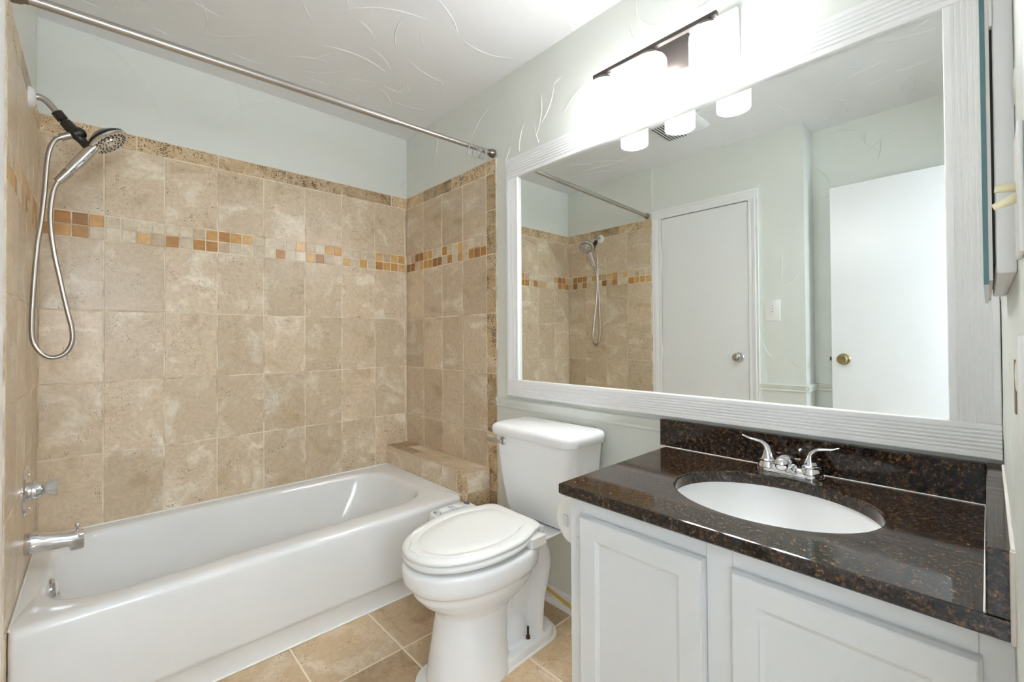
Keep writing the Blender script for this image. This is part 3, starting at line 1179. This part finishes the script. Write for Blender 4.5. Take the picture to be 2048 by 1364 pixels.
# bidet attachment clamped between bowl and seat
bd = thing('bidet_attachment', 'white bidet attachment with control panel beside the toilet seat', 'bidet', (-.36, YT + .1, .43))
b = MB()
b.loft([rpoly([(-.36, -1.445), (-.262, -1.445), (-.262, -1.075), (-.36, -1.075)], .02, z, 6) for z in (.4275, .4335, .4365)])
b.loft([rpoly([(-.365, -1.476), (-.288, -1.476), (-.300, -1.42), (-.365, -1.42)], .006, z, 4) for z in (.4265, .450, .457)])
mk('mounting_plate', b, 'plastic', bd)
b = MB()


def cap_ring(z, e):
    return rpoly([(-.487 + e, -1.098), (-.288 - e, -1.098), (-.288 - e, -1.005 - e), (-.487 + e, -1.005 - e)], [.02, .02, .045, .045], z, 8)


b.loft([cap_ring(.406, .006), cap_ring(.410, 0), cap_ring(.440, 0), cap_ring(.446, .003), cap_ring(.4485, .008)])
mk('control_housing', b, 'plastic', bd)
b = MB()
b.loft([rpoly([(-.476, -1.092), (-.330, -1.092), (-.330, -1.016), (-.476, -1.016)], [.015, .01, .012, .04], z, 8) for z in (.4484, .4494)])
pn = mk('control_panel', b, 'plastic_grey', bd, label='pale grey printed control panel')
b = MB()
for x0, x1, y in ((-.445, -.400, -1.038), (-.449, -.404, -1.056)):
    b.box(x0, x1, y - .0055, y + .0055, .449, .456, .003, 2)
mk('slide_knob', b, 'plastic', pn)
b = MB()
b.box(-.375, -.343, -1.066, -1.030, .449, .456, .003, 2)
mk('slide_knob', b, 'plastic', pn)
for x, y, r in ((-.463, -1.034, .0032), (-.466, -1.042, .0034), (-.463, -1.050, .0034), (-.456, -1.040, .0026), (-.390, -1.030, .0030), (-.389, -1.040, .0028), (-.377, -1.072, .0028), (-.392, -1.066, .0032), (-.455, -1.068, .003)):
    b = MB()
    b.lathe([(r, 0), (r, .0006)], (x, y, .4494), (0, 0, 1), 12)
    mk('printed_icon', b, 'dot', pn)
b = MB()
b.loft([[Vector((-.309 + .010 * math.cos(2 * PI * j / 28), -1.045 + .019 * math.sin(2 * PI * j / 28), z)) for j in range(28)] for z in (.448, .4496)])
mk('badge', b, 'blue', bd, label='dark blue oval badge')

for o in bd.children:
    if o.name.split('.')[0] in ('control_housing', 'control_panel', 'badge'):
        o.location = (0, .012, .005)

# ------------------------------------------------------------------ toilet paper holder on the vanity side
tp = thing('toilet_paper_holder', 'empty white toilet paper holder on the vanity side below the counter', 'toilet paper holder', (-.43, -1.80, .65))
for x in (-.506, -.368):
    b = MB()
    sec = [(-1.8, .651 - .064)] + [(-1.779 + .064 * math.cos(a), .651 + .064 * math.sin(a)) for a in [(-90 + 180 * i / 24) * PI / 180 for i in range(25)]] + [(-1.8, .651 + .064)]
    b.loft([[Vector((xx, y, z)) for y, z in sec] for xx in (x, x + .010)])
    mk('arm', b, 'plastic', tp)
b = MB()
b.tube([(-.496, -1.746, .648), (-.368, -1.746, .648)], .011, 16)
b.box(-.510, -.505, -1.757, -1.738, .632, .663, .002, 1)
mk('roller', b, 'plastic_grey', tp)

# ------------------------------------------------------------------ vanity
va = thing('vanity_cabinet', 'grey-white two-door vanity cabinet under the granite counter', 'cabinet', (-.27, -2.18, 0))
CT, CB = .7755, .746
b = MB()
VX = -.550
b.box(-.53, .0, -1.815, -1.800, 0, CB)
b.box(-.53, .0, -2.568, -2.551, 0, CB)
b.box(-.53, .0, -2.551, -1.815, .10, .115)
b.box(-.49, -.475, -2.551, -1.815, 0, .10)
b.box(-.012, 0, -2.551, -1.815, .115, CB)
b.box(VX, -.53, -1.843, -1.800, .0, CB, .0015, 1)
b.box(VX, -.53, -2.205, -2.153, .10, CB, .0015, 1)
b.box(VX, -.53, -2.568, -2.533, .0, CB, .0015, 1)
b.box(VX, -.53, -2.1529, -1.8431, .700, CB)
b.box(VX, -.53, -2.5329, -2.2051, .700, CB)
b.box(VX, -.53, -2.1529, -1.8431, .10, .135)
b.box(VX, -.53, -2.5329, -2.2051, .10, .135)
mk('carcass', b, 'vanity', va)


def vdoor(y0, y1, z0, z1, label):
    b = MB()
    xf = VX - .019
    steps = [(0, VX - .0005), (0, VX - .010), (.004, xf + .0015), (.0065, xf), (.0505, xf), (.0525, xf + .003), (.060, xf + .0065), (.063, xf + .0065)]
    rings = []
    for e, x in steps:
        rings.append([Vector((x, y0 + e, z0 + e)), Vector((x, y1 - e, z0 + e)), Vector((x, y1 - e, z1 - e)), Vector((x, y0 + e, z1 - e))])
    b.loft(rings)
    mk('door', b, 'vanity', va, ang=12, label=label)


vdoor(-2.154, -1.8395, .115, .7065, 'left-hand panelled cabinet door')
vdoor(-2.5366, -2.2041, .115, .7055, 'right-hand panelled cabinet door')
for z in (.615, .20):
    b = MB()
    b.box(VX - .004, VX, -1.840, -1.822, z - .026, z + .026, .001, 1)
    b.tube([(VX - .007, -1.8385, z - .028), (VX - .007, -1.8385, z + .028)], .0045, 10)
    mk('hinge', b, 'vanity', va)

# ------------------------------------------------------------------ granite counter with oval cut-out, sink, faucet
ct = thing('countertop', 'polished brown granite vanity counter with backsplash and side splash', 'countertop', (-.29, -2.17, CB))
SX, SY, SA, SB = -.298, -2.190, .178, .2115    # sink centre, half axes in x and y
cx0, cx1, cy0, cy1 = -.578, 0.0, YF + .001, -1.7845
angs = sorted(set([2 * PI * j / 96 for j in range(96)] + [math.atan2(yy - SY, xx - SX) % (2 * PI) for xx in (cx0, cx1) for yy in (cy0, cy1)]))


def rect_pt(a, ins, z):
    dx, dy = math.cos(a), math.sin(a)
    x0, x1, y0, y1 = cx0 + ins, cx1, cy0, cy1 - ins
    tt = min([(x1 - SX) / dx if dx > 1e-9 else 9, (x0 - SX) / dx if dx < -1e-9 else 9, (y1 - SY) / dy if dy > 1e-9 else 9, (y0 - SY) / dy if dy < -1e-9 else 9])
    return Vector((SX + dx * tt, SY + dy * tt, z))


def ell_pt(a, e, z):
    dx, dy = math.cos(a), math.sin(a)
    r = 1 / math.sqrt((dx / (SA + e)) ** 2 + (dy / (SB + e)) ** 2)
    return Vector((SX + dx * r, SY + dy * r, z))


rings = [[ell_pt(a, 0, CB) for a in angs], [ell_pt(a, 0, CT - .004) for a in angs], [ell_pt(a, .0012, CT - .0012) for a in angs], [ell_pt(a, .004, CT) for a in angs],
         [rect_pt(a, .004, CT) for a in angs], [rect_pt(a, .0012, CT - .0012) for a in angs], [rect_pt(a, 0, CT - .004) for a in angs],
         [rect_pt(a, 0, CB + .004) for a in angs], [rect_pt(a, .004, CB) for a in angs], [ell_pt(a, 0, CB) for a in angs]]
b = MB()
b.loft(rings, False, False)
mk('slab', b, 'granite', ct, ang=10)
b = MB()
b.box(-.0205, 0, -2.5405, -1.7655, CT + .0003, .867, .002, 2)
mk('backsplash', b, 'granite', ct, ang=20)
b = MB()
b.box(cx0 + .001, 0, YF + .001, -2.541, CT + .0003, .867, .002, 2)
mk('side_splash', b, 'granite', ct, ang=20)
b = MB()
b.tube([(-.0215, -1.770, CT + .001), (-.0215, -2.540, CT + .001)], .0013, 8)
b.tube([(-.0215, -2.5395, CT + .001), (-.574, -2.5395, CT + .001)], .0013, 8)
mk('caulk_line', b, 'caulk', ct)
b = MB()
b.tube([(cx0 - .001, YF + .001, CB + .001), (cx0 - .001, YF + .001, .868)], .0042, 8)
b.tube([(cx0 - .001, YF + .001, .868), (-.02, YF + .001, .868)], .0032, 8)
mk('caulk_bead', b, 'cream', ct, label='cream caulk against the wall')

sk = thing('sink', 'white oval undermount sink set in the granite counter', 'sink', (SX, SY, .6))
b = MB()


def sink_ring(f, z, e=.004):
    return [Vector((SX + (SA + e) * f * math.cos(2 * PI * j / 72), SY + (SB + e) * f * math.sin(2 * PI * j / 72), z)) for j in range(72)]


ri = [sink_ring(1.0, CB - .0006), sink_ring(.985, CB - .012), sink_ring(.955, CB - .035), sink_ring(.90, CB - .065), sink_ring(.80, CB - .095), sink_ring(.62, CB - .122), sink_ring(.40, CB - .138), sink_ring(.15, CB - .145), sink_ring(.09, CB - .147)]
ro = [sink_ring(.09, CB - .158), sink_ring(.42, CB - .150), sink_ring(.66, CB - .134), sink_ring(.86, CB - .105), sink_ring(.98, CB - .06), sink_ring(1.02, CB - .02), sink_ring(1.08, CB - .012), sink_ring(1.08, CB - .0006), sink_ring(1.0, CB - .0006)]
b.loft(ri + ro, False, False)
mk('basin', b, 'sink', sk, ang=60)
b = MB()
b.lathe([(.022, 0), (.022, .004), (.016, .006), (.015, .002), (.001, .004)], (SX, SY, CB - .1475), (0, 0, 1), 24)
mk('drain', b, 'chrome', sk)

fa = thing('faucet', 'chrome two-handle faucet with wing levers behind the sink', 'faucet', (-.075, -2.1745, CT))
FX, FY = -.075, -2.1745
b = MB()


def stad(e, z, ly=.080, lx=.027, waist=0):
    out = []
    for j in range(48):
        a = 2 * PI * j / 48
        cc, ss = math.cos(a), math.sin(a)
        y = (ly - e) * math.copysign(abs(ss) ** .75, ss)
        x = (lx - e) * math.copysign(abs(cc) ** .75, cc)
        out.append(Vector((FX + x, FY + y, z)))
    return out


b.loft([stad(0, CT), stad(0, CT + .007), stad(.002, CT + .013), stad(.007, CT + .020), stad(.014, CT + .024), stad(.022, CT + .025)])
for s_ in (-1, 1):
    b.lathe([(.026, 0), (.0265, .012), (.0255, .022), (.022, .027), (.0215, .029), (.0225, .031), (.0225, .034), (.020, .036)], (FX, FY + s_ * .051, CT), (0, 0, 1), 32)
# concave saddle between the handles
b.loft([[Vector((FX + x * f, FY + dy, CT + .008 + h * f2)) for x, h, f, f2 in ((-.026, 0, 1, 1), (-.02, .016, 1, g), (-.008, .024, 1, g), (.008, .024, 1, g), (.02, .016, 1, g), (.026, 0, 1, 1))] for dy, g in ((-.045, .5), (-.03, .45), (-.015, .8), (0, 1), (.015, .8), (.03, .45), (.045, .5))])
mk('base', b, 'chrome', fa, ang=40)
b = MB()
b.tube(bez([(FX + .004, FY, CT + .012), (FX - .004, FY, CT + .032), (FX - .020, FY, CT + .043), (FX - .042, FY, CT + .045), (FX - .066, FY, CT + .041)], 5), [.020, .020, .020, .020, .0195, .019, .0188, .0185, .0185, .0183, .0182, .018, .018, .018, .018, .0178, .0176, .0172, .0168, .016, .015], 22, flat=(.85, 1.05))
b.sphere((FX - .066, FY, CT + .0405), .0172, 22, 0, .8, 1.0, .95)
mk('spout', b, 'chrome', fa, ang=50)
for s_ in (-1, 1):
    b = MB()
    y0 = FY + s_ * .051
    pth = bez([(FX, y0, CT + .034), (FX, y0, CT + .050), (FX - .002, y0 + s_ * .003, CT + .066), (FX - .004, y0 + s_ * .014, CT + .078), (FX - .007, y0 + s_ * .030, CT + .0825), (FX - .010, y0 + s_ * .048, CT + .086), (FX - .013, y0 + s_ * .064, CT + .093)], 5)
    rr = [.0195, .0195, .019, .0185, .018, .0178, .0172, .0165, .0158, .015, .0142, .0132, .0122, .0115, .0108, .0102, .0098, .0094, .009, .0087, .0084, .0081, .0078, .0075, .0072, .0068, .0063, .0057, .005, .004, .002]
    rings = []
    for i, p_ in enumerate(pth):
        d = (pth[min(i + 1, len(pth) - 1)] - pth[max(i - 1, 0)]).normalized()
        a_ = Vector((1, 0, 0))
        b_ = d.cross(a_).normalized()
        fl = 1 - .58 * min(1, i / 14)
        rings.append([p_ + a_ * math.cos(2 * PI * j / 18) * rr[i] + b_ * math.sin(2 * PI * j / 18) * rr[i] * fl for j in range(18)])
    b.loft(rings)
    mk('handle', b, 'chrome', fa, ang=60, label='%s-hand chrome wing lever' % ('left' if s_ > 0 else 'right'))

# ------------------------------------------------------------------ framed mirror
mi_ = thing('wall_mirror', 'large wall mirror in a white fluted frame over the vanity', 'mirror', (0, -1.77, .878))
b = MB()
b.box(-.0035, .003, -2.50, -1.035, .94, 1.94)
mk('glass', b, 'mirror', mi_)


def flute_profile(w):
    """cross-section (offset across, height) of a fluted casing of width w"""
    pr = [(0, 0), (0, .018), (.002, .020)]
    n, m0, m1 = 6, .010, .012
    step = (w - m0 - m1) / n
    for i in range(n):
        a = m0 + i * step
        pr += [(a + step * .12, .020), (a + step * .24, .0178), (a + step * .5, .0168), (a + step * .76, .0178), (a + step * .88, .020)]
    pr += [(w - .0015, .020), (w, .0185), (w, 0)]
    return pr


def fluted(name, y0, y1, z0, z1, horiz):
    b = MB()
    if horiz:
        pr = flute_profile(z1 - z0)
        rings = [[Vector((.002 - h, y, z0 + t)) for t, h in pr] for y in (y0, y1)]
    else:
        pr = flute_profile(y1 - y0)
        rings = [[Vector((.002 - h, y0 + t, z)) for t, h in pr] for z in (z0, z1)]
    b.loft(rings)
    mk(name, b, 'frame', mi_, ang=25)


FT0, FT1, FB0, FB1 = 1.912, 2.008, .878, .9555
YL0, YL1, YR0, YR1 = -1.0505, -.9755, -2.566, -2.484
fluted('bottom_rail', YR0, YL1, FB0, FB1, True)
fluted('top_rail', YR0, YL1, FT0, FT1, True)
fluted('left_stile', YL0, YL1, FB1 + .0005, FT0 - .0005, False)
fluted('right_stile', YR0, YR1, FB1 + .0005, FT0 - .0005, False)

# ------------------------------------------------------------------ vanity light
bo = tag(mk('mounting_board', MB().box(-.013, .006, -2.034, -1.548, 2.0095, 2.173, .002, 1), 'trim', None, (0, -1.79, 2.0095)), 'white painted board on the wall behind the vanity light', 'board')
for y, z in ((-2.0185, 2.160), (-2.0185, 2.036), (-1.563, 2.160)):
    b = MB()
    b.lathe([(.0045, 0), (.0045, .0012), (.001, .002)], (-.013, y, z), (-1, 0, 0), 12)
    mk('screw', b, 'plastic', bo)

vlight = thing('vanity_light', 'dark bronze three-light vanity fixture with lit white glass shades', 'light fixture', (-.013, -1.79, 2.05))
b = MB()
b.box(-.030, -.0135, -1.887, -1.693, 2.045, 2.160, .004, 2)
mk('back_plate', b, 'bronze', vlight)
b = MB()
b.box(-.113, -.097, -2.010, -1.560, 2.109, 2.124, .0015, 1)
mk('bar', b, 'bronze', vlight)
b = MB()
b.tube([(-.105, -1.79, 2.113), (-.030, -1.79, 2.100)], .0095, 18)
b.lathe([(.013, 0), (.013, .008), (.010, .010)], (-.030, -1.79, 2.100), (-1, 0, .1), 18)
mk('support_arm', b, 'bronze', vlight)
for y in (-1.6045, -1.7915, -1.9785):
    b = MB()
    b.lathe([(.027, -.020), (.027, -.003), (.023, .002), (.012, .003), (.010, .012)], (-.105, y, 2.098), (0, 0, 1), 28)
    cup = mk('socket_cup', b, 'bronze', vlight)
    b = MB()
    zt, zb_ = 2.083, 1.911
    pr = [(.020, zt), (.036, zt - .001), (.045, zt - .005), (.0505, zt - .015), (.0515, zt - .028), (.0515, zb_), (.0490, zb_), (.0488, zt - .028), (.043, zt - .012), (.020, zt - .004)]
    b.lathe([(r, z - zt) for r, z in pr], (-.105, y, zt), (0, 0, 1), 40, cap0=False, cap1=False)
    mk('glass_shade', b, 'opal', cup, ang=60)
    b = MB()
    b.lathe([(.012, 0), (.012, -.02), (.022, -.05), (.028, -.075), (.026, -.095), (.014, -.108), (.001, -.110)], (-.105, y, zt - .006), (0, 0, 1), 24)
    mk('bulb', b, 'bulb', cup)

# ------------------------------------------------------------------ medicine cabinet, switches on the doorway wall
mc = thing('medicine_cabinet', 'medicine cabinet with mirrored door seen edge-on beside the mirror frame', 'cabinet', (-.61, YF, 1.205))
b = MB()
b.box(-.80, -.42, YF, -2.5535, 1.211, 1.86, .003, 2)
mk('body', b, 'trim', mc)
b = MB()
b.box(-.792, -.43, -2.5537, -2.5515, 1.222, 1.85)
mk('gap', b, 'dark', mc, label='dark gap behind the mirrored door')
b = MB()
b.box(-.80, -.42, -2.5515, -2.5488, 1.205, 1.865)
dr = mk('mirror_door', b, 'cream', mc)
b = MB()
b.box(-.801, -.42, -2.5487, -2.5450, 1.201, 1.866)
bd_ = mk('mirror_pane', b, ['mirror', 'glass_edge'], dr)
for p_ in bd_.data.polygons:
    if abs(p_.normal.y) < .5:
        p_.material_index = 1
b = MB()
b.box(-.802, -.78, -2.5540, -2.5512, 1.459, 1.487, .0005, 1)
mk('hinge', b, 'plastic', mc)

sw = thing('light_switch', 'white wall plate with two ivory toggles seen edge-on at the photo right edge', 'light switch', (-.925, YF, 1.27))
b = MB()
b.box(-.9285, -.868, YF, -2.5645, 1.215, 1.318, .0015, 2)
mk('plate', b, 'plastic', sw)
b = MB()
b.tube([(-.893, -2.565, 1.2735), (-.893, -2.5525, 1.2745)], [.0042, .0030], 12)
mk('toggle', b, 'ivory', sw)
b = MB()
b.tube([(-.905, -2.565, 1.2625), (-.905, -2.5515, 1.2565)], [.0042, .0028], 12)
mk('toggle', b, 'ivory', sw)

ol = thing('wall_outlet', 'white outlet plate seen edge-on below the ivory toggles', 'outlet', (-.9, YF, 1.10))
b = MB()
b.box(-.928, -.855, YF, -2.565, 1.055, 1.150, .0013, 2)
mk('plate', b, 'plastic', ol)
b = MB()
b.box(-.722, -.700, YF, -2.5665, 1.064, 1.123, .0003, 1)
mk('edge_gap', b, 'brown', ol, label='brown slot beside the outlet plate')

# light switch reflected in the mirror, on the left wall
ls = thing('light_switch', 'white single toggle switch plate on the wall beside the closet door', 'light switch', (XW, -1.637, 1.315))
b = MB()
b.box(XW, XW + .006, -1.675, -1.588, 1.250, 1.382, .0025, 2)
mk('plate', b, 'plastic', ls)
b = MB()
b.box(XW + .005, XW + .0075, -1.6365, -1.6265, 1.304, 1.328, .0008, 1)
mk('toggle_slot', b, 'nickel', ls)
b = MB()
b.tube([(XW + .006, -1.6315, 1.315), (XW + .016, -1.6315, 1.322)], [.004, .003], 10)
mk('toggle', b, 'plastic', ls)
for z in (1.285, 1.345):
    b = MB()
    b.lathe([(.003, 0), (.003, .0012)], (XW + .006, -1.6315, z), (1, 0, 0), 10)
    mk('screw', b, 'nickel', ls)

# exhaust fan grille on the ceiling, seen in the mirror
ef = thing('exhaust_fan_grille', 'white ceiling exhaust fan grille reflected between the light shades', 'vent', (-1.13, -1.28, H))
b = MB()
b.loft([rrect(-1.27 + e, -.99 - e, -1.42 + e, -1.14 - e, .03, z, 6) for e, z in ((0, H), (0, H - .008), (.012, H - .020), (.030, H - .024))])
mk('cover', b, 'ceil', ef)
b = MB()
for i in range(7):
    y = -1.275 + i * .0175
    b.box(-1.245, -1.015, y - .003, y + .003, H - .0255, H - .0235)
mk('slots', b, 'dark', ef, label='dark louvre slots')
